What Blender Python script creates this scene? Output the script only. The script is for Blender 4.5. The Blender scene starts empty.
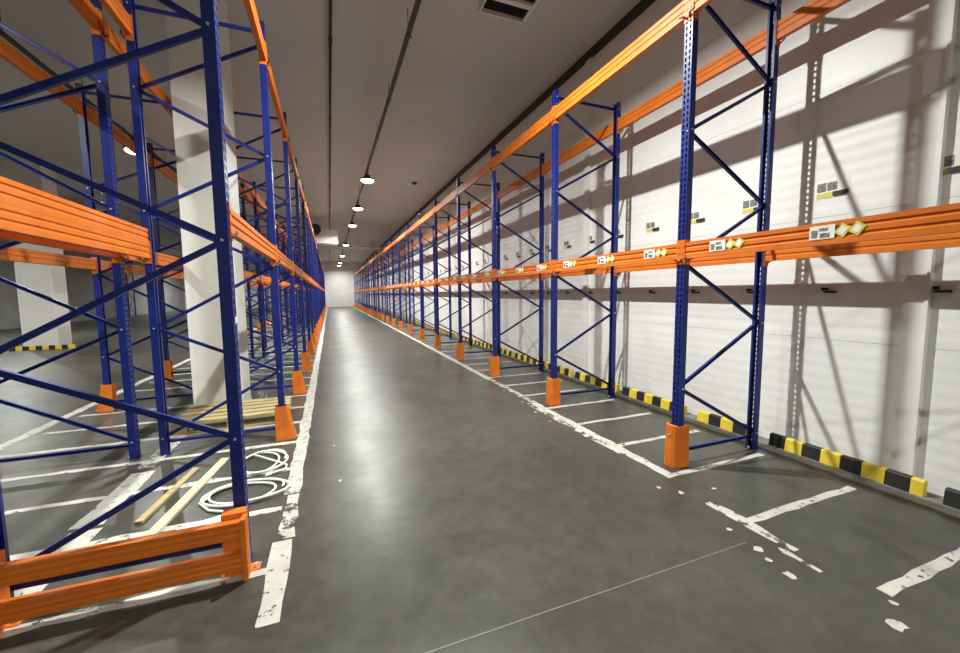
import bpy, math, random
from mathutils import Vector, Matrix
random.seed(7)
SC = bpy.context.scene
COL = SC.collection

# ------------------------------------------------------------------ camera
CAM_H = 1.604
F_PX = 388.54
YAW, PITCH, ROLL = math.radians(21.04), math.radians(-4.945), math.radians(-0.53)
def make_camera():
    cy, sy, cp, sp = math.cos(YAW), math.sin(YAW), math.cos(PITCH), math.sin(PITCH)
    f = Vector((sy * cp, cy * cp, sp)); r = Vector((cy, -sy, 0)); u = r.cross(f)
    c, s = math.cos(ROLL), math.sin(ROLL)
    r2 = r * c + u * s; u2 = u * c - r * s
    m = Matrix((r2, u2, -f)).transposed().to_4x4()
    m.translation = (0, 0, CAM_H)
    cam = bpy.data.cameras.new('camera'); cam.sensor_width = 36.0; cam.lens = F_PX / 960 * 36.0
    cam.clip_start = 0.05; cam.clip_end = 200
    o = bpy.data.objects.new('camera', cam); o.matrix_world = m
    COL.objects.link(o); SC.camera = o
make_camera()

# ------------------------------------------------------------------ world, exposure
w = bpy.data.worlds.new('world'); SC.world = w; w.use_nodes = True
w.node_tree.nodes['Background'].inputs[0].default_value = (0.5, 0.48, 0.44, 1)
w.node_tree.nodes['Background'].inputs[1].default_value = 0.02
SC.view_settings.view_transform = 'Standard'
SC.view_settings.look = 'None'
SC.view_settings.gamma = 1.0
SC.view_settings.exposure = 0.0
SC.view_settings.use_curve_mapping = False
SC.cycles.use_denoising = True
SC.cycles.max_bounces = 10
SC.cycles.diffuse_bounces = 6
SC.cycles.transparent_max_bounces = 12
SC.cycles.sample_clamp_indirect = 6.0

LAMP_POWER = 350.0        # each high-bay lamp (its light is made in the lamp builder)
LAMP_COLOR = (0.985, 1.0, 0.955)

# ------------------------------------------------------------------ room numbers
XWALL, XLEFT = 4.34, -24.0
YBACK, YEND = -9.0, 53.0
ZC = 5.70
Y0, BAY, NB = 2.604, 2.13, 23      # frame i stands at Y0 + i * BAY

# ------------------------------------------------------------------ helpers
class MB:
    def __init__(s): s.v = []; s.f = []
    def box(s, x0, x1, y0, y1, z0, z1):
        b = len(s.v)
        s.v += [(x0,y0,z0),(x1,y0,z0),(x1,y1,z0),(x0,y1,z0),(x0,y0,z1),(x1,y0,z1),(x1,y1,z1),(x0,y1,z1)]
        s.f += [(b,b+3,b+2,b+1),(b+4,b+5,b+6,b+7),(b,b+1,b+5,b+4),(b+1,b+2,b+6,b+5),(b+2,b+3,b+7,b+6),(b+3,b,b+4,b+7)]
        return s
    def hexa(s, lo, hi):
        b = len(s.v); n = len(lo); s.v += list(lo) + list(hi)
        s.f.append(tuple(b + i for i in reversed(range(n)))); s.f.append(tuple(b + n + i for i in range(n)))
        for i in range(n):
            j = (i + 1) % n; s.f.append((b + i, b + j, b + n + j, b + n + i))
        return s
    def bar(s, p, q, wa, wb, up=(0, 1, 0)):
        """rectangular bar from p to q; wa across (up x d), wb along up"""
        p, q = Vector(p), Vector(q); d = (q - p).normalized(); u = Vector(up)
        u = (u - d * u.dot(d)).normalized(); a = d.cross(u)
        c = [(-1,-1),(1,-1),(1,1),(-1,1)]
        return s.hexa([tuple(p + a * wa / 2 * i + u * wb / 2 * j) for i, j in c], [tuple(q + a * wa / 2 * i + u * wb / 2 * j) for i, j in c])
    def channel(s, p, q, wa, wb, t=0.003, up=(0, 1, 0)):
        p, q = Vector(p), Vector(q); d = (q - p).normalized(); u = Vector(up)
        u = (u - d * u.dot(d)).normalized(); a = d.cross(u)
        s.bar(p + u * (wb / 2 - t / 2), q + u * (wb / 2 - t / 2), wa, t, up)
        for k in (-1, 1):
            o = a * k * (wa / 2 - t / 2); s.bar(p + o, q + o, t, wb, up)
        return s
    def cyl(s, p, q, r, n=12, r2=None):
        p, q = Vector(p), Vector(q); d = (q - p).normalized()
        u = Vector((0, 0, 1)) if abs(d.z) < .9 else Vector((1, 0, 0)); a = d.cross(u).normalized(); b = d.cross(a)
        r2 = r if r2 is None else r2
        ring = lambda c, rr: [tuple(c + (a * math.cos(2 * math.pi * i / n) + b * math.sin(2 * math.pi * i / n)) * rr) for i in range(n)]
        return s.hexa(ring(p, r), ring(q, r2))
    def lathe(s, prof, n=20, c=(0, 0, 0)):
        b = len(s.v)
        for r, z in prof:
            for i in range(n):
                t = 2 * math.pi * i / n; s.v.append((c[0] + r * math.cos(t), c[1] + r * math.sin(t), c[2] + z))
        for k in range(len(prof) - 1):
            for i in range(n):
                j = (i + 1) % n; s.f.append((b + k * n + i, b + k * n + j, b + (k + 1) * n + j, b + (k + 1) * n + i))
        s.f.append(tuple(b + i for i in reversed(range(n)))); s.f.append(tuple(b + (len(prof) - 1) * n + i for i in range(n)))
        return s
    def tube(s, pts, r, n=6, closed=False):
        b = len(s.v); m = len(pts); P = [Vector(p) for p in pts]
        for i in range(m):
            d = (P[min(i + 1, m - 1)] - P[max(i - 1, 0)]).normalized()
            u = Vector((0, 0, 1)) if abs(d.z) < .95 else Vector((1, 0, 0)); a = d.cross(u).normalized(); c = d.cross(a)
            for k in range(n):
                t = 2 * math.pi * k / n; s.v.append(tuple(P[i] + (a * math.cos(t) + c * math.sin(t)) * r))
        for i in range(m - 1):
            for k in range(n):
                l = (k + 1) % n; s.f.append((b + i * n + k, b + i * n + l, b + (i + 1) * n + l, b + (i + 1) * n + k))
        s.f.append(tuple(b + k for k in reversed(range(n)))); s.f.append(tuple(b + (m - 1) * n + k for k in range(n)))
        return s
    def mesh(s, name, mat, smooth=False):
        me = bpy.data.meshes.new(name); me.from_pydata(s.v, [], s.f); me.update()
        import bmesh
        bm = bmesh.new(); bm.from_mesh(me); bmesh.ops.recalc_face_normals(bm, faces=bm.faces); bm.to_mesh(me); bm.free()
        if mat: me.materials.append(mat)
        if smooth:
            for p in me.polygons: p.use_smooth = True
        return me
def obj(name, me, parent=None, loc=(0, 0, 0), rz=0.0):
    o = bpy.data.objects.new(name, me); COL.objects.link(o)
    o.location = loc; o.rotation_euler = (0, 0, rz); o.parent = parent
    return o
def tag(o, label, cat, group=None, kind=None):
    o['label'] = label; o['category'] = cat
    if group: o['group'] = group
    if kind: o['kind'] = kind
    return o
def struct(o, label=None, cat=None):
    o['kind'] = 'structure'
    if label: o['label'] = label
    if cat: o['category'] = cat
    return o
ORD = ['first','second','third','fourth','fifth','sixth','seventh','eighth','ninth','tenth','eleventh','twelfth','thirteenth','fourteenth',
       'fifteenth','sixteenth','seventeenth','eighteenth','nineteenth','twentieth','twenty-first','twenty-second','twenty-third','twenty-fourth','twenty-fifth','twenty-sixth']

# ------------------------------------------------------------------ materials
def new_mat(name):
    m = bpy.data.materials.new(name); m.use_nodes = True
    nt = m.node_tree; return m, nt, nt.nodes['Principled BSDF']
def ramp(nt, src, a, b, p0=0.3, p1=0.7):
    r = nt.nodes.new('ShaderNodeValToRGB'); r.color_ramp.elements[0].position = p0; r.color_ramp.elements[1].position = p1
    r.color_ramp.elements[0].color = (*a, 1) if len(a) == 3 else a; r.color_ramp.elements[1].color = (*b, 1) if len(b) == 3 else b
    nt.links.new(src, r.inputs[0]); return r.outputs[0]
def noise(nt, scale, detail=4, rough=.6, coord='Object', stretch=None):
    tc = nt.nodes.new('ShaderNodeTexCoord'); n = nt.nodes.new('ShaderNodeTexNoise')
    n.inputs['Scale'].default_value = scale; n.inputs['Detail'].default_value = detail; n.inputs['Roughness'].default_value = rough
    src = tc.outputs[coord]
    if stretch:
        mp = nt.nodes.new('ShaderNodeMapping'); mp.inputs['Scale'].default_value = stretch; nt.links.new(src, mp.inputs[0]); src = mp.outputs[0]
    nt.links.new(src, n.inputs['Vector']); return n.outputs['Fac']
def paint(name, a, b, rough=.4, scale=6, metal=0.0, coat=0.0, spec=.5, p0=.3, p1=.75):
    m, nt, bs = new_mat(name)
    nt.links.new(ramp(nt, noise(nt, scale), a, b, p0, p1), bs.inputs['Base Color'])
    bs.inputs['Roughness'].default_value = rough; bs.inputs['Metallic'].default_value = metal
    bs.inputs['Coat Weight'].default_value = coat; bs.inputs['Specular IOR Level'].default_value = spec
    return m
M = {}
M['blue'] = paint('blue_paint', (.006, .015, .14), (.010, .024, .20), .40, spec=.4)
M['orange'] = paint('orange_paint', (.60, .140, .012), (.72, .190, .020), .5, 4, spec=.3)
M['guard'] = paint('orange_guard_plastic', (.66, .15, .015), (.80, .22, .028), .5, 9, spec=.3)
M['pin'] = paint('dark_red_steel', (.12, .02, .01), (.2, .04, .02), .5)
M['steel'] = paint('galvanised_steel', (.45, .45, .44), (.62, .62, .6), .35, 12, .8)
M['zinc'] = paint('bright_bolt', (.7, .7, .7), (.85, .85, .82), .3, 10, .6)
M['dark'] = paint('dark_grey_metal', (.02, .02, .02), (.035, .034, .032), .5)
M['black'] = paint('black_rubber', (.008, .008, .008), (.02, .02, .02), .6, 8)
M['yellow'] = paint('yellow_rubber', (.68, .50, .035), (.85, .64, .06), .55, 8)
M['white'] = paint('white_enamel', (.74, .74, .71), (.82, .82, .79), .4, 3)
M['card'] = paint('white_card', (.75, .75, .7), (.85, .85, .8), .6, 30)
M['ink'] = paint('grey_print', (.05, .055, .05), (.3, .31, .28), .7, 120, p0=.4, p1=.6)
M['blackprint'] = paint('black_print', (.01, .01, .01), (.03, .03, .03), .6, 40)
M['yprint'] = paint('yellow_print', (.55, .5, .06), (.75, .68, .1), .6, 40)
M['column'] = paint('column_white', (.70, .69, .63), (.78, .77, .71), .5, 1.6)
M['cable'] = paint('white_cable', (.72, .72, .70), (.85, .85, .83), .45, 5)
M['concrete'] = paint('concrete', (.17, .165, .145), (.27, .26, .23), .8, 7)
M['board'] = paint('pale_board', (.55, .45, .28), (.74, .66, .48), .6, 6)
def wood():
    m, nt, bs = new_mat('pallet_wood')
    nt.links.new(ramp(nt, noise(nt, 5, 5, .6, 'Object', (1, 9, 9)), (.32, .24, .10), (.58, .48, .25)), bs.inputs['Base Color'])
    bs.inputs['Roughness'].default_value = .75; return m
M['wood'] = wood()
def floor_mat():
    m, nt, bs = new_mat('grey_floor_coating')
    n1 = noise(nt, .55, 6, .62); n2 = noise(nt, 7, 5, .7)
    c1 = ramp(nt, n1, (.050, .049, .040), (.086, .084, .070), .34, .68)
    c2 = ramp(nt, n2, (.78, .78, .77), (1.16, 1.16, 1.14), .34, .7)
    mx = nt.nodes.new('ShaderNodeMixRGB'); mx.blend_type = 'MULTIPLY'; mx.inputs[0].default_value = 1
    nt.links.new(c1, mx.inputs[1]); nt.links.new(c2, mx.inputs[2]); nt.links.new(mx.outputs[0], bs.inputs['Base Color'])
    nt.links.new(ramp(nt, noise(nt, 1.3, 5, .65), (.29, .29, .29), (.42, .42, .42)), bs.inputs['Roughness'])
    bs.inputs['Specular IOR Level'].default_value = .30
    bp = nt.nodes.new('ShaderNodeBump'); bp.inputs['Strength'].default_value = .05; bp.inputs['Distance'].default_value = .01
    nt.links.new(noise(nt, 3.0, 3), bp.inputs['Height']); nt.links.new(bp.outputs[0], bs.inputs['Normal'])
    return m
M['floor'] = floor_mat()
def worn_paint(name, lo, hi, scale=9):
    """road-marking paint with flaked-off places"""
    m, nt, bs = new_mat(name)
    nt.links.new(ramp(nt, noise(nt, 6), (.46, .45, .39), (.60, .59, .53)), bs.inputs['Base Color'])
    bs.inputs['Roughness'].default_value = .55
    tr = nt.nodes.new('ShaderNodeBsdfTransparent'); mix = nt.nodes.new('ShaderNodeMixShader')
    nt.links.new(ramp(nt, noise(nt, scale, 6, .7), (0, 0, 0), (1, 1, 1), lo, hi), mix.inputs[0])
    nt.links.new(tr.outputs[0], mix.inputs[1]); nt.links.new(bs.outputs[0], mix.inputs[2])
    nt.links.new(mix.outputs[0], nt.nodes['Material Output'].inputs[0]); return m
M['line'] = worn_paint('white_line_paint', .37, .42, 14)
M['worn'] = worn_paint('flaked_line_paint', .45, .50, 7)
M['joint'] = paint('joint_filler', (.14, .137, .12), (.21, .205, .18), .6, 20)
def wall_mat():
    m, nt, bs = new_mat('ribbed_white_panel')
    nt.links.new(ramp(nt, noise(nt, 1.2, 5, .65), (.75, .755, .735), (.83, .835, .815)), bs.inputs['Base Color'])
    bs.inputs['Roughness'].default_value = .42
    tc = nt.nodes.new('ShaderNodeTexCoord'); wv = nt.nodes.new('ShaderNodeTexWave')
    wv.wave_type = 'BANDS'; wv.bands_direction = 'Z'; wv.wave_profile = 'SIN'; wv.inputs['Scale'].default_value = 2.9
    bp = nt.nodes.new('ShaderNodeBump'); bp.inputs['Strength'].default_value = .22; bp.inputs['Distance'].default_value = .006
    nt.links.new(tc.outputs['Object'], wv.inputs['Vector']); nt.links.new(wv.outputs['Fac'], bp.inputs['Height']); nt.links.new(bp.outputs[0], bs.inputs['Normal'])
    return m
M['wall'] = wall_mat()
M['plainwall'] = paint('white_wall_paint', (.66, .66, .63), (.76, .76, .72), .55, 1.0)
M['greywall'] = paint('grey_wall_paint', (.36, .36, .34), (.44, .44, .42), .6, .8)
M['ceiling'] = paint('ceiling_panel_grey', (.54, .55, .54), (.60, .61, .60), .5, .5)
def emis(name, col, s):
    m, nt, bs = new_mat(name); bs.inputs['Base Color'].default_value = (.8, .8, .8, 1)
    bs.inputs['Emission Color'].default_value = (*col, 1); bs.inputs['Emission Strength'].default_value = s; return m
M['glow'] = emis('lamp_diffuser_lit', (1, .96, .86), 14.0)

# ------------------------------------------------------------------ structure
floor = struct(obj('floor', MB().box(XLEFT - .3, XWALL + .3, YBACK - .3, YEND + .3, -.2, 0).mesh('floor', M['floor'])), 'glossy dark grey coated warehouse floor with worn white lines', 'floor')
ceiling = struct(obj('ceiling', MB().box(XLEFT - .3, XWALL + .3, YBACK - .3, YEND + .3, ZC, ZC + .2).mesh('ceiling', M['ceiling'])), 'flat grey-brown warehouse ceiling', 'ceiling')
wall_right = struct(obj('wall_right', MB().box(XWALL + .06, XWALL + .3, YBACK, YEND, 0, ZC).mesh('wall_right', M['greywall'])), 'white ribbed panel wall behind the right-hand rack', 'wall')
PW, PH = 4.26, ZC / 5
pan = MB().box(0, .059, .0015, PW - .0015, .0015, PH - .0015).mesh('wall_panel', M['wall'])
y = 1.62 - 2 * PW
ys = []
while y < YEND - .1:
    if y >= YBACK - .1: ys.append(y)
    y += PW
for yy in ys:
    for k in range(5):
        me = pan
        if yy + PW > YEND: me = MB().box(0, .059, .004, YEND - yy - .01, .004, PH - .004).mesh('wall_panel', M['wall'])
        o = obj('wall_panel', me, wall_right, (XWALL, yy, k * PH))
strip = MB().box(-.045, 0, -.07, .07, .0, ZC - .13).box(-.06, -.045, -.07, -.05, 0, ZC - .13).mesh('cover_strip', M['white'])
for n, yy in enumerate(ys[1:]):
    struct(obj('trim_%d' % (n + 1), strip, None, (XWALL, yy, 0)), 'white vertical cover strip on the panel wall, %s from the camera' % ORD[n], 'trim')
struct(obj('trim_ceiling', MB().box(XWALL - .07, XWALL, YBACK, YEND, ZC - .12, ZC).mesh('corner_trim', M['dark'])), 'dark corner channel where the panel wall meets the ceiling', 'trim')
struct(obj('trim_plinth', MB().box(XWALL - .30, XWALL, YBACK, YEND, 0, .012).mesh('plinth', M['concrete'])), 'low concrete ledge along the foot of the panel wall', 'trim')
struct(obj('wall_end', MB().box(XLEFT, XWALL + .3, YEND, YEND + .3, 0, ZC).mesh('wall_end', M['plainwall'])), 'pale wall closing the far end of the aisle', 'wall')
struct(obj('wall_back', MB().box(XLEFT, XWALL + .3, YBACK - .3, YBACK, 0, ZC).mesh('wall_back', M['plainwall'])), 'pale wall behind the camera', 'wall')
struct(obj('wall_left', MB().box(XLEFT - .3, XLEFT, YBACK, YEND, 0, ZC).mesh('wall_left', M['greywall'])), 'grey wall on the far left of the hall', 'wall')
struct(obj('wall_inner', MB().box(XLEFT, -15.3, 27, YEND, 0, ZC).mesh('wall_inner', M['greywall'])), 'grey projecting wall block far back on the left', 'wall')

# floor markings (flat paint, parts of the floor)
LZ = .0012
def fline(x0, x1, y0, y1, mat='line', jag=.012):
    n = max(2, int(max(x1 - x0, y1 - y0) / .12)); v = []; f = []
    longx = (x1 - x0) > (y1 - y0)
    for i in range(n + 1):
        t = i / n; j1, j2 = random.uniform(-jag, jag), random.uniform(-jag, jag)
        if longx: v += [(x0 + (x1 - x0) * t, y0 + j1, 0), (x0 + (x1 - x0) * t, y1 + j2, 0)]
        else: v += [(x0 + j1, y0 + (y1 - y0) * t, 0), (x1 + j2, y0 + (y1 - y0) * t, 0)]
    for i in range(n): f.append((2 * i, 2 * i + 1, 2 * i + 3, 2 * i + 2))
    me = bpy.data.meshes.new('line_marking'); me.from_pydata(v, [], f); me.update(); me.materials.append(M[mat])
    if me.polygons[0].normal.z < 0: me.flip_normals()
    global LZ
    LZ += .00002
    return obj('line_marking', me, floor, (0, 0, LZ))
LG = BAY / 3
fline(-.40, -.285, 2.02, 2.72); fline(-.385, -.285, 2.74, 3.35, 'worn'); fline(-.40, -.285, 3.37, 20.0); fline(-.39, -.295, 20.02, 50)
fline(2.66, 2.76, 2.46, 4.9); fline(2.68, 2.77, 4.92, 6.5, 'worn'); fline(2.66, 2.77, 6.55, 50)
fline(2.60, 2.665, 1.42, 2.02, 'worn', .02); fline(2.53, 2.58, 1.25, 1.5, 'worn', .02); fline(2.6, 2.68, 3.0, 4.9, 'worn', .03)
for k in range(-2, 25):
    yy = 2.455 + (k - 1) * LG if k < 0 else 2.455 + k * LG
    if k == -2: yy = 2.455 - 2 * LG
    if k == -1: yy = 2.455 - LG
    fline(2.66 if k != -2 else 2.68, 3.9, yy - .03, yy + .03, 'line', .008)
for k in range(0, 24):
    yy = 2.45 + k * LG
    fline(-3.2, -.40, yy - .04, yy + .03, 'line' if k % 3 else 'line')
fline(-1.72, -1.54, 2.5, 3.35, 'line'); fline(-1.74, -1.56, 3.4, 4.3, 'line'); fline(-1.75, -1.6, 4.4, 6.8, 'worn')
fline(-3.42, -3.30, 2.4, 30)
for (px, py, r) in [(2.47, .90, .06), (2.63, .98, .03), (2.42, 1.52, .045), (2.38, 1.43, .03), (2.36, 1.30, .05), (2.45, 1.72, .035), (2.55, 2.2, .04),
                    (2.45, 2.33, .03), (.02, 3.45, .03), (-.02, 4.3, .025), (2.5, 4.1, .03), (2.52, 4.5, .04), (2.58, 5.0, .035), (2.6, 5.7, .03), (2.85, 2.15, .03)]:
    r *= .65
    a = [(r * random.uniform(.6, 1.25) * math.cos(t * math.pi / 4), r * random.uniform(.6, 1.25) * math.sin(t * math.pi / 4), 0) for t in range(8)]
    me = bpy.data.meshes.new('paint_chip'); me.from_pydata(a, [], [tuple(range(8))]); me.update(); me.materials.append(M['line'])
    obj('paint_chip', me, floor, (px, py, .0032))
for yy, x0, x1 in ((1.59, -.28, 2.42), (7.6, -.28, 2.6), (13.6, -.28, 2.6), (19.6, -.28, 2.6)):
    obj('floor_joint', MB().box(x0, x1, yy - .0035, yy + .0035, 0, .0012).mesh('floor_joint', M['joint']), floor)

# ------------------------------------------------------------------ rack kit: shared meshes
H_UP, W_UP, D_UP = 4.30, .08, .062
def upright_mesh(h):
    """perforated C-profile, face on x = 0 looking to -x"""
    m = MB(); t = .003; w = W_UP / 2
    cols = ((-.027, -.010), (.010, .027))                       # two columns of slots
    m.box(0, t, -w, -.027, 0, h); m.box(0, t, -.010, .010, 0, h); m.box(0, t, .027, w, 0, h)
    n = int(h / .05)
    for a, b in cols:
        m.box(0, t, a, b, 0, .06)
        for k in range(1, n):
            z0 = .05 * k + .032; m.box(0, t, a, b, z0, min(z0 + .018, h) if k < n - 1 else h)
    for s in (-1, 1):
        y0, y1 = (w - t, w) if s > 0 else (-w, -w + t)
        m.box(t, D_UP, y0, y1, 0, h)
        y0, y1 = (.020, w - t) if s > 0 else (-w + t, -.020)
        m.box(D_UP - t, D_UP, y0, y1, 0, h)
    return m.mesh('upright', M['blue'])
BASE = MB().box(-.012, .09, -.048, .048, 0, .006).mesh('base_plate', M['blue'])
ANCHOR = MB().cyl((.076, 0, .006), (.076, 0, .022), .009, 8).mesh('anchor_bolt', M['zinc'])
BOLT = MB().cyl((.032, -W_UP / 2 - .009, 0), (.032, W_UP / 2 + .009, 0), .008, 8).mesh('bolt', M['zinc'])
BZ = (.17, 1.285, 2.415, 3.545)
class Kit: pass
def make_kit(D, h, FZ, ztop):
    k = Kit(); k.D, k.up = D, upright_mesh(h); k.fz = (.13,) + FZ + (ztop,); k.bz = BZ + (ztop,); k.braces = []
    c = .032; seq = []
    for n in range(4): seq += [(D - c, BZ[n], c, FZ[n])] + ([(c, FZ[n], D - c, BZ[n + 1])] if n < 3 else [])
    for n, (xa, za, xb, zb) in enumerate(seq):
        yo = .006 if n % 2 else -.006
        k.braces.append(('diagonal_brace', MB().channel((xa, yo, za), (xb, yo, zb), .031, .022).mesh('diagonal_brace', M['blue'])))
    for z in (.13, ztop):
        k.braces.append(('horizontal_brace', MB().channel((.02, 0, z), (D - .02, 0, z), .031, .024).mesh('horizontal_brace', M['blue'])))
    return k
D_R, D_L = 1.09, 1.14
KIT_R = make_kit(D_R, 4.30, (.72, 1.85, 2.98, 4.11), 4.21)
KIT_L = make_kit(D_L, 4.37, (.77, 1.91, 3.04, 4.16), 4.28)
def frame(loc, rz, kit, label, group, near=True):
    e = obj('upright_frame', None, None, loc, rz); e.empty_display_size = .2
    tag(e, label, 'rack frame', group)
    for x, r, zs in ((0, 0, kit.fz), (kit.D, math.pi, kit.bz)):
        u = obj('upright', kit.up, e, (x, 0, 0), r)
        obj('base_plate', BASE, u)
        if near:
            obj('anchor_bolt', ANCHOR, u)
            for z in zs: obj('bolt', BOLT, u, (0, 0, z))
    for n, me in kit.braces: obj(n, me, e)
    return e
BL = BAY - W_UP
def beam_mesh(h, name):
    """orange box beam with two pressed grooves; outer face on x = 0"""
    g = .007
    prof = [(0, 0), (0, h * .26), (g, h * .31), (g, h * .38), (0, h * .43), (0, h * .62), (g, h * .67), (g, h * .74), (0, h * .79), (0, h),
            (.05, h), (.05, h * .79), (.05 - g, h * .74), (.05 - g, h * .67), (.05, h * .62), (.05, h * .43), (.05 - g, h * .38), (.05 - g, h * .31), (.05, h * .26), (.05, 0)]
    m = MB(); m.hexa([(x, .004, z) for x, z in prof], [(x, BL - .004, z) for x, z in prof])
    return m.mesh(name, M['orange'])
def conn_mesh(s, h):
    m = MB(); y0, y1 = (-.039, 0) if s < 0 else (0, .039)
    m.box(-.005, -.0005, y0, y1, -.05, h + .025)
    m.box(-.005, .06, *((0, .004) if s < 0 else (-.004, 0)), -.05, h + .025)
    ym = -.02 if s < 0 else .02
    for z in (-.02, .04, .1): m.box(-.009, -.005, ym - .008, ym + .008, z, z + .02)
    return m.mesh('connector', M['orange'])
def pin_mesh(s):
    y = -.03 if s < 0 else .03
    return MB().bar((-.008, y, -.03), (-.030, y * .2, -.005), .012, .012).bar((-.030, y * .2, -.005), (-.022, -y * 1.2, .012), .010, .010).mesh('safety_pin', M['pin'])
HB_M, HB_T = .14, .155
Z_M, Z_T = 1.885, 3.915            # right rack; the left racks carry theirs a little higher
Z_ML, Z_TL = 1.965, 4.0
BM = {'mid': beam_mesh(HB_M, 'mid_beam'), 'top': beam_mesh(HB_T, 'top_beam')}
CN = {('mid', s): conn_mesh(s, HB_M) for s in (-1, 1)}; CN.update({('top', s): conn_mesh(s, HB_T) for s in (-1, 1)})
PN = {s: pin_mesh(s) for s in (-1, 1)}
def beam(lvl, loc, rz, label, group, pins=True):
    o = obj('rack_beam', BM[lvl], None, loc, rz); tag(o, label, 'rack beam', group)
    for s, y in ((-1, 0), (1, BL)):
        c = obj('connector', CN[(lvl, s)], o, (0, y, 0))
        if pins: obj('safety_pin', PN[s], c)
    return o
# label strip on a beam: one white card with print and two tilted yellow-edged cards
LC_W = MB().box(-.004, -.0005, -.005, .13, -.042, .042).mesh('label_card', M['card'])
LC_I = MB().box(-.0052, -.004, .085, .12, -.03, .016).box(-.0052, -.004, .02, .072, -.034, -.006).box(-.0052, -.004, .03, .078, .008, .026).mesh('label_print', M['ink'])
def tilt_card(c, a, w=.026, h=.030):
    m = MB(); ca, sa = math.cos(a), math.sin(a)
    def q(w, h, x0, x1):
        P = [(-w, -h), (w, -h), (w, h), (-w, h)]
        R_ = [(c + p * ca - r * sa, p * sa + r * ca) for p, r in P]
        return [(x0, yy, z) for yy, z in R_], [(x1, yy, z) for yy, z in R_]
    return q(w, h, -.004, -.0005), q(w * .62, h * .62, -.0052, -.004)
def tilt_meshes():
    out = []
    for c, ang in ((-.045, .6), (-.115, .6)):
        (l, h), (l2, h2) = tilt_card(c, ang, .028, .033); out.append((MB().hexa(l, h).mesh('tilted_card', M['yprint']), MB().hexa(l2, h2).mesh('tilted_print', M['card'])))
    return out
LC_T = tilt_meshes()

def rack_row(xf, rz, kit, first, name, side, skip_rear=(), zm=Z_M, zt=Z_T):
    """frames first..NB; xf = outer face x of the aisle side; rz 0: aisle towards -x, pi: aisle towards +x"""
    frames = []; beams = {}
    sgn = 1 if rz == 0 else -1; D = kit.D
    n = 0
    for i in range(first, NB + 1):
        frames.append(frame((xf, Y0 + i * BAY, 0), rz, kit, 'blue perforated upright frame with zigzag braces, %s of the %s' % (ORD[n], name), 'upright frames of the ' + name, i < 5)); n += 1
    n = 0
    for i in range(first, NB):
        ya, yb = Y0 + i * BAY + W_UP / 2, Y0 + (i + 1) * BAY - W_UP / 2
        for lvl, z in (('mid', zm), ('top', zt)):
            word = {'mid': 'waist-of-rack', 'top': 'upper'}[lvl]
            word = 'lower' if lvl == 'mid' else 'upper'
            yo = ya if rz == 0 else yb
            beams[(i, lvl, 'f')] = beam(lvl, (xf, yo, z), rz, '%s orange aisle-side beam in the %s bay of the %s' % (word, ORD[n], name), 'beams of the ' + name, i < 8)
            if i in skip_rear: continue
            yo = yb if rz == 0 else ya
            beams[(i, lvl, 'r')] = beam(lvl, (xf + sgn * D, yo, z), rz + math.pi, '%s orange %s beam in the %s bay of the %s' % (word, side, ORD[n], name), 'beams of the ' + name, i < 8)
        n += 1
    return frames, beams
XR_F, XL_F, X2_F = 2.91, -.515, -2.98
fr_r, bm_r = rack_row(XR_F, 0, KIT_R, -1, 'rack along the panel wall', 'wall-side')
fr_l, bm_l = rack_row(XL_F, math.pi, KIT_L, 0, 'rack left of the aisle', 'back-side', (1,), Z_ML, Z_TL)
fr_2, bm_2 = rack_row(X2_F, 0, KIT_L, 0, 'rack facing the far-left aisle', 'back-side', (), Z_ML, Z_TL)
spare = obj('rack_beam', BM['mid'], None, (XL_F - D_L, Y0 + W_UP / 2, Z_ML + HB_M + .001), 0)
tag(spare, 'loose orange beam stacked on the lower back-side beam, first bay of the left rack', 'rack beam')
for i in range(-1, 9):                                  # label strips, three on each lower beam
    b = bm_r[(i, 'mid', 'f')]; yb = Y0 + i * BAY + W_UP / 2
    for k in range(3):
        yw = Y0 + i * BAY + .30 + k * LG
        c = obj('label_strip', LC_W, b, (0, yw - yb, .078)); c['label'] = 'white printed label card beside two tilted yellow cards'
        obj('label_print', LC_I, c)['kind'] = 'stuff'
        for ta, tb in LC_T:
            t = obj('tilted_card', ta, b, (0, yw - yb, .078)); obj('tilted_print', tb, t)

# paper tags stuck to the aisle faces of the left rack
TAG = MB().box(-.0025, -.0005, -.03, .025, -.018, .018).mesh('paper_tag', M['card'])
for fi, z in ((0, 1.46), (1, 2.33), (2, 2.33), (2, 1.63), (3, 2.3)):
    t = obj('paper_tag', TAG, fr_l[fi], (0, -.012, z)); t['label'] = 'small white paper tag'

# orange foot guards
def guard_mesh(hw0, hw1, nose0, nose1, h=.40, t=.008):
    m = MB()
    def outline(hw, nose, back):
        return [(back, -hw), (-nose * .35, -hw), (-nose * .8, -hw * .72), (-nose, -hw * .3), (-nose, hw * .3), (-nose * .8, hw * .72), (-nose * .35, hw), (back, hw)]
    o0, o1 = outline(hw0, nose0, .10), outline(hw1, nose1, .10)
    i0 = [(x + (t if 0 < k < 7 else 0), yy - math.copysign(t, yy)) for k, (x, yy) in enumerate(o0)]
    i1 = [(x + (t if 0 < k < 7 else 0), yy - math.copysign(t, yy)) for k, (x, yy) in enumerate(o1)]
    for k in range(7):
        lo = [(*o0[k], .003), (*o0[k + 1], .003), (*i0[k + 1], .003), (*i0[k], .003)]
        hi = [(*o1[k], h), (*o1[k + 1], h), (*i1[k + 1], h), (*i1[k], h)]
        m.hexa(lo, hi)
    lo = [(x, yy, h - .03) for x, yy in o1 if x < -.012] ; hi = [(x * .8, yy * .9, h - .002) for x, yy in o1 if x < -.012]
    if len(lo) > 2: m.hexa(lo, hi)
    return m.mesh('foot_guard', M['guard'])
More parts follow.
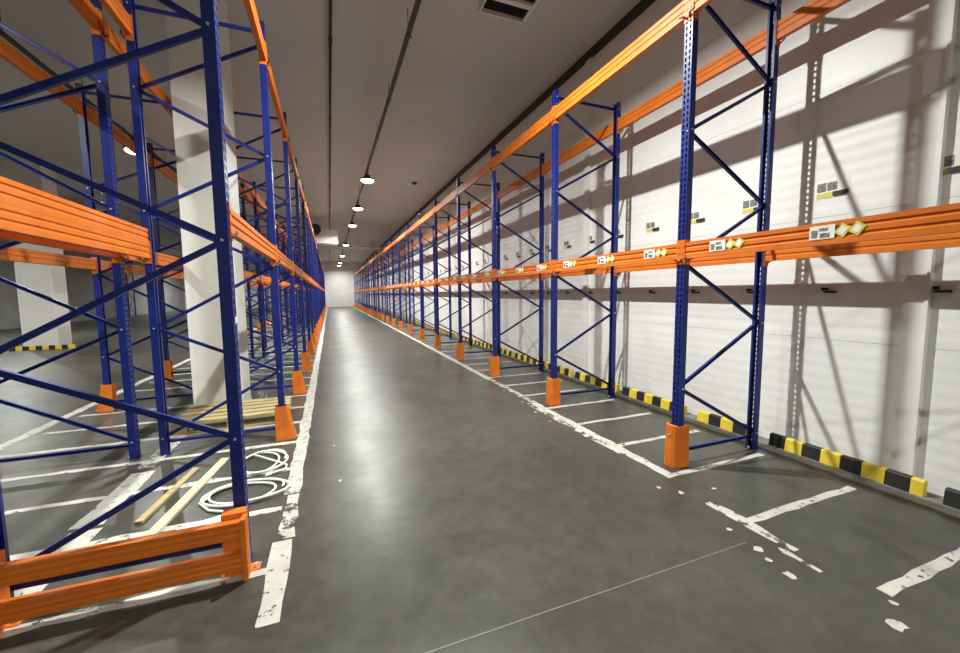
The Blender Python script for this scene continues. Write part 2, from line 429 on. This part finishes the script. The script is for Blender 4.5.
G_R, G_L = guard_mesh(.082, .072, .07, .056, .385), guard_mesh(.068, .055, .105, .03, .38)
GB = MB().cyl((-.066, 0, .30), (-.055, 0, .30), .012, 8).mesh('guard_bolt', M['zinc'])
GBL = MB().cyl((-.10, .02, .02), (-.125, .02, .02), .013, 8).mesh('guard_bolt', M['zinc'])
for rowname, xf, rz, first, me, bolt in (('rack along the panel wall', XR_F, 0, -1, G_R, GB), ('rack left of the aisle', XL_F, math.pi, 0, G_L, GBL), ('rack facing the far-left aisle', X2_F, 0, 0, G_L, GBL)):
    for n, i in enumerate(range(first, NB + 1)):
        if rz and i == 0: continue                      # the near end frame is held by the end guard's post
        g = obj('foot_guard', me, None, (xf - (.003 if rz == 0 else -.003), Y0 + i * BAY, 0), rz)
        tag(g, 'orange foot guard on the %s frame of the %s' % (ORD[n], rowname), 'foot guard', 'orange foot guards')
        obj('guard_bolt', bolt, g)

# end guard: two orange rails across the near end of the left rack
def end_guard():
    e = obj('end_guard', None, None, ((XL_F - D_L / 2), Y0 - .165, 0)); e.empty_display_size = .2
    tag(e, 'low barrier of two orange rails across the near end of the left rack', 'barrier')
    hw = D_L / 2 + .02
    def rail(z):
        g = .006; h = .095
        prof = [(0, 0), (0, h * .25), (g, h * .32), (g, h * .42), (0, h * .5), (0, h * .6), (g, h * .67), (g, h * .77), (0, h * .85), (0, h), (.05, h), (.05, 0)]
        return MB().hexa([(-hw, x - .025, z + zz) for x, zz in prof], [(hw, x - .025, z + zz) for x, zz in prof]).mesh('rail', M['orange'])
    for z in (.06, .245):
        r = obj('rail', rail(z), e)
        obj('rail_end', MB().box(hw, hw + .004, -.03, .03, z - .01, z + .105).mesh('rail_end', M['orange']), r)
    for s in (-1, 1):
        x = s * (D_L / 2 - .05)
        p = obj('end_post', MB().box(x - .055, x + .065, .027, .095, 0, .37).box(x - .075, x + .12, .03, .10, 0, .008).box(x + .05, x + .075, -.045, .03, .0, .36).mesh('end_post', M['guard']), e)
        obj('anchor_bolt', MB().cyl((x + .1, .06, .008), (x + .1, .06, .03), .012, 8).mesh('anchor_bolt', M['zinc']), p)
end_guard()

# ------------------------------------------------------------------ yellow and black kerb along the panel wall
def kerb_seg(l, mat):
    P = [(0, 0), (.012, .11), (.022, .12), (.06, .12), (.07, .11), (.07, 0)]
    return MB().hexa([(x, .0015, z) for x, z in P], [(x, l - .0015, z) for x, z in P]).mesh('kerb_block', mat)
KS = .15
KB = {0: kerb_seg(KS, M['black']), 1: kerb_seg(KS, M['yellow'])}
KH = kerb_seg(KS / 2, M['yellow'])
pieces = [(-.97, 7), (.22, 7), (1.45, 7), (2.74, 4)]
y = 3.62
while y < 44: pieces.append((y, 7)); y += 7.5 * KS + .13
for n, (ya, cnt) in enumerate(pieces):
    e = obj('kerb', None, None, (4.18, ya, .012)); e.empty_display_size = .1
    tag(e, 'yellow and black striped kerb at the panel wall foot, %s piece counting from the camera' % (ORD[n] if n < len(ORD) else 'number %d' % (n + 1)), 'kerb', 'striped kerbs along the wall')
    obj('kerb_block', KH, e)
    for k in range(cnt): obj('kerb_block', KB[k % 2], e, (0, (k + .5) * KS, 0))

# ------------------------------------------------------------------ placards and clips on the wall
PB = MB().box(-.004, -.0005, -.13, .125, -.07, .08).mesh('placard', M['card'])
PI = MB().box(-.0055, -.004, .045, .115, -.01, .07).box(-.0055, -.004, -.04, .036, -.008, .066).mesh('placard_print', M['ink'])
PY = MB().box(-.0055, -.004, -.015, .12, -.064, -.022).mesh('placard_stripe', M['yprint'])
PK = MB().box(-.022, -.004, -.125, -.015, -.058, -.024).mesh('placard_tab', M['blackprint'])
CL = MB().box(-.012, -.0005, -.025, .03, -.004, .022).box(-.05, -.0005, -.09, -.01, -.026, -.008).mesh('wall_clip', M['blackprint'])
n = 0
yw = 1.54 - LG
while yw < 24:
    o = obj('wall_placard', PB, None, (XWALL, yw, 2.52)); tag(o, 'small placard with yellow and black stripe on the panel wall, %s from the camera' % (ORD[n] if n < len(ORD) else '%dth' % (n + 1)), 'placard', 'placards along the panel wall')
    obj('placard_print', PI, o)['kind'] = 'stuff'; obj('placard_stripe', PY, o); obj('placard_tab', PK, o)
    o = obj('wall_clip', CL, None, (XWALL, yw, 1.60)); tag(o, 'small black clip on the panel wall below beam height, %s from the camera' % (ORD[n] if n < len(ORD) else '%dth' % (n + 1)), 'clip', 'black clips along the panel wall')
    n += 1; yw += LG if n != 2 else LG

# ------------------------------------------------------------------ columns
def column(x0, x1, y0, y1, label, curb=False):
    e = obj('column', MB().box(x0, x1, y0, y1, 0, ZC).mesh('column', M['column'])); struct(e, label, 'column')
    for (a, b, c, d) in ((x0 - .004, x0 + .04, y0 - .004, y0 + .04), (x1 - .04, x1 + .004, y0 - .004, y0 + .04)):
        obj('corner_angle', MB().box(a, b, c, d, 0, 2.6).mesh('corner_angle', M['white']), e)
    return e
column(-1.77, -1.20, 6.20, 6.79, 'white square column standing between the back-to-back left racks')
column(-8.95, -8.12, 16.3, 17.0, 'white square column out on the open floor at left')
column(-9.0, -8.3, 34.0, 34.7, 'white square column far back at left')
e = obj('kerb', None, None, (-9.3, 15.85, 0)); tag(e, 'yellow and black kerb at the foot of the white column in the open', 'kerb')
for k in range(12):
    b = obj('kerb_block', KB[k % 2], e, (k * KS, 0, 0), -math.pi / 2)

# ------------------------------------------------------------------ lamps
def lamp_meshes():
    body = MB().lathe([(.05, .16), (.09, .15), (.10, .06), (.20, .045), (.21, .0), (.19, -.005)][::-1], 24).mesh('lamp_housing', M['dark'], True)
    dif = MB().lathe([(.19, -.004), (.185, -.03), (.15, -.055), (.08, -.07), (.015, -.074)], 24).mesh('lamp_diffuser', M['glow'], True)
    rod = MB().cyl((0, 0, .15), (0, 0, .24), .012, 8).box(-.04, .04, -.05, .05, .235, .25).mesh('lamp_hanger', M['dark'])
    return body, dif, rod
L_B, L_D, L_R = lamp_meshes()
L_OFF = MB().lathe([(.19, -.004), (.185, -.03), (.15, -.055), (.08, -.07), (.015, -.074)], 24).mesh('lamp_diffuser_off', M['card'], True)
def lamp(x, y, z, label, group, power=1.0):
    e = obj('high_bay_lamp', None, None, (x, y, z)); e.empty_display_size = .2; tag(e, label, 'lamp', group)
    obj('lamp_housing', L_B, e); obj('lamp_hanger', L_R, e); obj('lamp_diffuser', L_D if power > 0 else L_OFF, e)
    if power > 0:
        ld = bpy.data.lights.new('lamp_light', 'AREA'); ld.shape = 'DISK'; ld.size = .10
        ld.energy = LAMP_POWER * power; ld.color = LAMP_COLOR; ld.spread = math.radians(164)
        obj('lamp_light', ld, e, (0, 0, -.085))
    return e
for n, (yy, pw) in enumerate([(-4.6, .95), (3.72, 1.0), (12.6, .9), (16.8, .9), (21.0, .9), (29.4, .9), (37.8, .9), (46.2, .9), (50.6, .5)]):
    lamp(1.21, yy, 5.06, 'round lamp hanging from the conduit over the main aisle, %s from the camera end' % ORD[n], 'lamps over the main aisle', pw)
for n, yy in enumerate([3.5, 11.9, 20.3, 28.7, 37.1, 45.5]):
    lamp(-4.2, yy, 5.06, 'round lamp over the aisle behind the left racks, %s from the camera end' % ORD[n], 'lamps over the left aisle', .6)
for n, yy in enumerate([2, 11, 20, 46]):  # the last lamp is added to brighten the end wall and distant racks
    lamp(-11.5, yy, 5.06, 'round lamp over the open floor at left, %s from the camera end' % ORD[n], 'lamps over the open floor', 1.2)

def conduit(x, z, y0, y1, label):
    e = obj('lamp_conduit', MB().box(x - .03, x + .03, y0, y1, z, z + .05).mesh('lamp_conduit', M['dark'])); tag(e, label, 'conduit')
    y = y0 + .6
    m = MB().cyl((x, 0, z + .05), (x, 0, ZC - .004), .006, 6).box(x - .05, x + .05, -.02, .02, z - .006, z).mesh('drop_rod', M['dark'])
    while y < y1: obj('drop_rod', m, e, (0, y, 0)); y += 1.975
    return e
conduit(1.21, 5.318, -8.5, 52.5, 'dark lamp conduit running under the ceiling above the main aisle')
conduit(-4.2, 5.318, -8.5, 52.5, 'dark lamp conduit under the ceiling above the left aisle')
conduit(-11.5, 5.318, -8.5, 52.5, 'dark lamp conduit under the ceiling above the open floor')
e = obj('ceiling_pipe', MB().cyl((.17, -8.9, ZC - .05), (.17, 52.9, ZC - .05), .022, 10).mesh('ceiling_pipe', M['dark'], True)); tag(e, 'thin dark pipe running straight along the ceiling', 'pipe')
cm = MB().box(.14, .20, -.015, .015, ZC - .075, ZC).mesh('pipe_clip', M['dark'])
for k in range(20): obj('pipe_clip', cm, e, (0, -8 + 3 * k, 0))

# ceiling vent
def vent():
    e = obj('ceiling_vent', None, None, (2.50, 5.0, ZC)); e.empty_display_size = .2; tag(e, 'white framed ceiling vent with dark slatted openings at the top edge', 'vent')
    W, L, t, d = .36, .52, .045, .10
    m = MB().box(-W, W, -L, -L + t, -d, 0).box(-W, W, L - t * .6, L, -d, 0).box(-W, -W + t * .6, -L + t, L - t, -d, 0).box(W - t, W, -L + t, L - t, -d, 0)
    obj('vent_frame', m.mesh('vent_frame', M['white']), e)
    obj('vent_divider', MB().box(-W + t, W - t, .14, .22, -d - .01, -.012).mesh('vent_divider', M['white']), e)
    obj('vent_backing', MB().box(-W + t, W - t, -L + t, L - t, -.012, 0).mesh('vent_backing', M['black']), e)
    s = MB().box(-W + t, W - t, -.003, .003, -d + .01, -.02).mesh('vent_slat', M['dark'])
    for k in range(20):
        yy = -L + t + .02 + k * .046
        if not .12 < yy < .24: obj('vent_slat', s, e, (0, yy, 0))
vent()
e = obj('smoke_detector', MB().lathe([(.03, -.07), (.06, -.06), (.075, -.03), (.09, 0)], 16).mesh('smoke_detector', M['dark'], True), None, (3.1, 14.7, ZC)); tag(e, 'small round dark detector fixed to the ceiling', 'detector')
obj('detector_base', MB().lathe([(.10, -.012), (.11, -.006), (.11, 0)], 16).mesh('detector_base', M['dark']), e)

# air coolers under the ceiling
def cooler(x, y, z, w, h, d, label, fans=(0,)):
    e = obj('air_cooler', None, None, (x, y, z)); e.empty_display_size = .3; tag(e, label, 'air cooler')
    obj('cooler_body', MB().box(-w / 2, w / 2, 0, d, 0, h).box(-w / 2 - .01, w / 2 + .01, -.02, 0, -.04, .04).mesh('cooler_body', M['white']), e)
    obj('drip_tray', MB().box(-w / 2 + .05, w / 2 - .05, .03, d - .03, -.09, -.001).mesh('drip_tray', M['steel']), e)
    for fx, fz, r in fans:
        f = obj('fan', MB().cyl((fx, -.14, fz), (fx, 0.0, fz), r, 24).mesh('fan', M['black']), e)
        g = MB()
        for k in range(6): g.bar((fx + r * .9 * math.cos(k * math.pi / 3), -.15, fz + r * .9 * math.sin(k * math.pi / 3)), (fx, -.15, fz), .05, .015)
        obj('fan_blade', g.mesh('fan_blade', M['dark']), f)
    for sx in (-1, 1):
        obj('hanger', MB().box(sx * w * .4 - .015, sx * w * .4 + .015, d / 2 - .015, d / 2 + .015, h, ZC - z).mesh('hanger', M['steel']), e)
cooler(-.15, 22.5, 4.35, 1.35, .68, .8, 'white air cooler with a black fan hanging at the aisle far end', ((-.42, .66, .28),))
cooler(-9.4, 21.5, 4.5, 1.6, .8, .8, 'white air cooler with black fan hung above the open floor', ((-.3, .4, .33),))

# ladder tray crossing the aisle far down
def tray():
    e = obj('cable_tray', None, None, (1.8, 25.0, 4.34)); e.empty_display_size = .3; tag(e, 'pale ladder cable tray crossing under the ceiling far down the aisle', 'cable tray')
    for yy in (0, .34): obj('side_rail', MB().box(-2.55, 2.5, yy, yy + .03, 0, .12).mesh('side_rail', M['white']), e)
    r = MB().box(-.02, .02, .03, .34, .04, .07).mesh('rung', M['steel'])
    for k in range(20): obj('rung', r, e, (-2.4 + k * .255, 0, 0))
    for xx in (-2.3, 0, 2.3): obj('hanger', MB().cyl((xx, .17, .07), (xx, .17, ZC - 4.34), .012, 6).mesh('hanger', M['steel']), e)
    b = MB()
    for k in range(9): b.lathe([(.10, 0), (.14, .1), (.10, .2)], 10, (-2.2 + k * .55, .17, .09))
    o = obj('cable_bundle', MB().tube([(-2.5 + .1 * k, .16 + .03 * math.sin(k * 1.3), .10 + .02 * math.sin(k)) for k in range(51)], .06, 8).mesh('cable_bundle', M['dark']), e)
tray()

# ------------------------------------------------------------------ far racks across the hall
for n in range(6):
    x = -14.6 + n * 1.9
    frame((x, 38.0, 0), math.pi / 2, KIT_R, 'dark upright frame of the distant cross rack at left, %s from its left end' % ORD[n], 'frames of the distant cross rack', False)

# ------------------------------------------------------------------ loose things under the left rack
def pallet(x, y, rz, label):
    e = obj('wooden_pallet', None, None, (x, y, 0), rz); e.empty_display_size = .2; tag(e, label, 'pallet')
    L, W = 1.2, .8
    for k, yy in enumerate((-.34, -.17, 0, .17, .34)): obj('top_board', MB().box(-L / 2, L / 2, yy - .06 + .003 * k, yy + .06, .122, .144).mesh('top_board', M['wood']), e)
    for xx in (-.53, 0, .53): obj('cross_board', MB().box(xx - .07, xx + .07, -W / 2, W / 2, .1, .122).mesh('cross_board', M['wood']), e)
    for yy in (-.34, 0, .34):
        obj('bottom_board', MB().box(-L / 2, L / 2, yy - .05, yy + .05, 0, .022).mesh('bottom_board', M['wood']), e)
        for xx in (-.53, 0, .53): obj('block', MB().box(xx - .07, xx + .07, yy - .05, yy + .05, .022, .1).mesh('block', M['wood']), e)
pallet(-1.16, 5.72, .04, 'yellowish wooden pallet on the floor in front of the white column')
def coil(cx, cy, rx, ry, turns, label, tail):
    p = []
    for k in range(int(turns * 28)):
        t = k / 28 * 2 * math.pi; s = 1 + .16 * math.sin(t * .63 + cx * 9) + .08 * math.sin(t * 1.7)
        p.append((cx + rx * s * math.cos(t), cy + ry * s * math.sin(t), .010 + .006 * (k / 28) + .012 * (1 + math.sin(t * 2.3)) * .5))
    p += tail
    o = obj('cable', MB().tube(p, .010, 6).mesh('cable', M['cable'], True)); tag(o, label, 'cable')
    q = Vector(tail[-1]); d = (Vector(tail[-1]) - Vector(tail[-2])).normalized()
    obj('plug', MB().cyl(tuple(q), tuple(q + d * .05), .013, 8).mesh('plug', M['white']), o)
coil(-.70, 3.50, .27, .17, 2.6, 'white cable coiled on the floor just behind the near left upright', [(-1.0, 3.45, .012), (-.9, 3.3, .012), (-.75, 3.22, .012)])
coil(-.66, 4.10, .18, .24, 2.4, 'white cable in loose loops on the floor, farther of the two coils', [(-.44, 3.95, .012), (-.44, 3.86, .012), (-.55, 3.80, .012)])
def plank(a, b, wd, th, z, mat, name, label, cat):
    o = obj(name, MB().bar((0, 0, th / 2), (Vector(b) - Vector(a)), wd, th, (0, 0, 1)).mesh(name, M[mat]), None, (a[0], a[1], z)); tag(o, label, cat); return o
plank((-1.18, 3.06, 0), (-1.02, 4.35, 0), .07, .022, .003, 'board', 'wooden_lath', 'pale wooden lath lying lengthwise on the floor under the left rack', 'lath')
plank((-1.32, 3.30, 0), (-1.22, 4.2, 0), .05, .02, .003, 'wood', 'wooden_lath', 'brown short lath lying beside the pale lath under the left rack', 'lath')
o = obj('board_sheet', MB().box(-.16, .16, -.12, .12, 0, .008).mesh('board_sheet', M['card']), None, (-.86, 3.06, .003), .3); tag(o, 'white board sheet lying on the floor behind the orange rails', 'sheet')
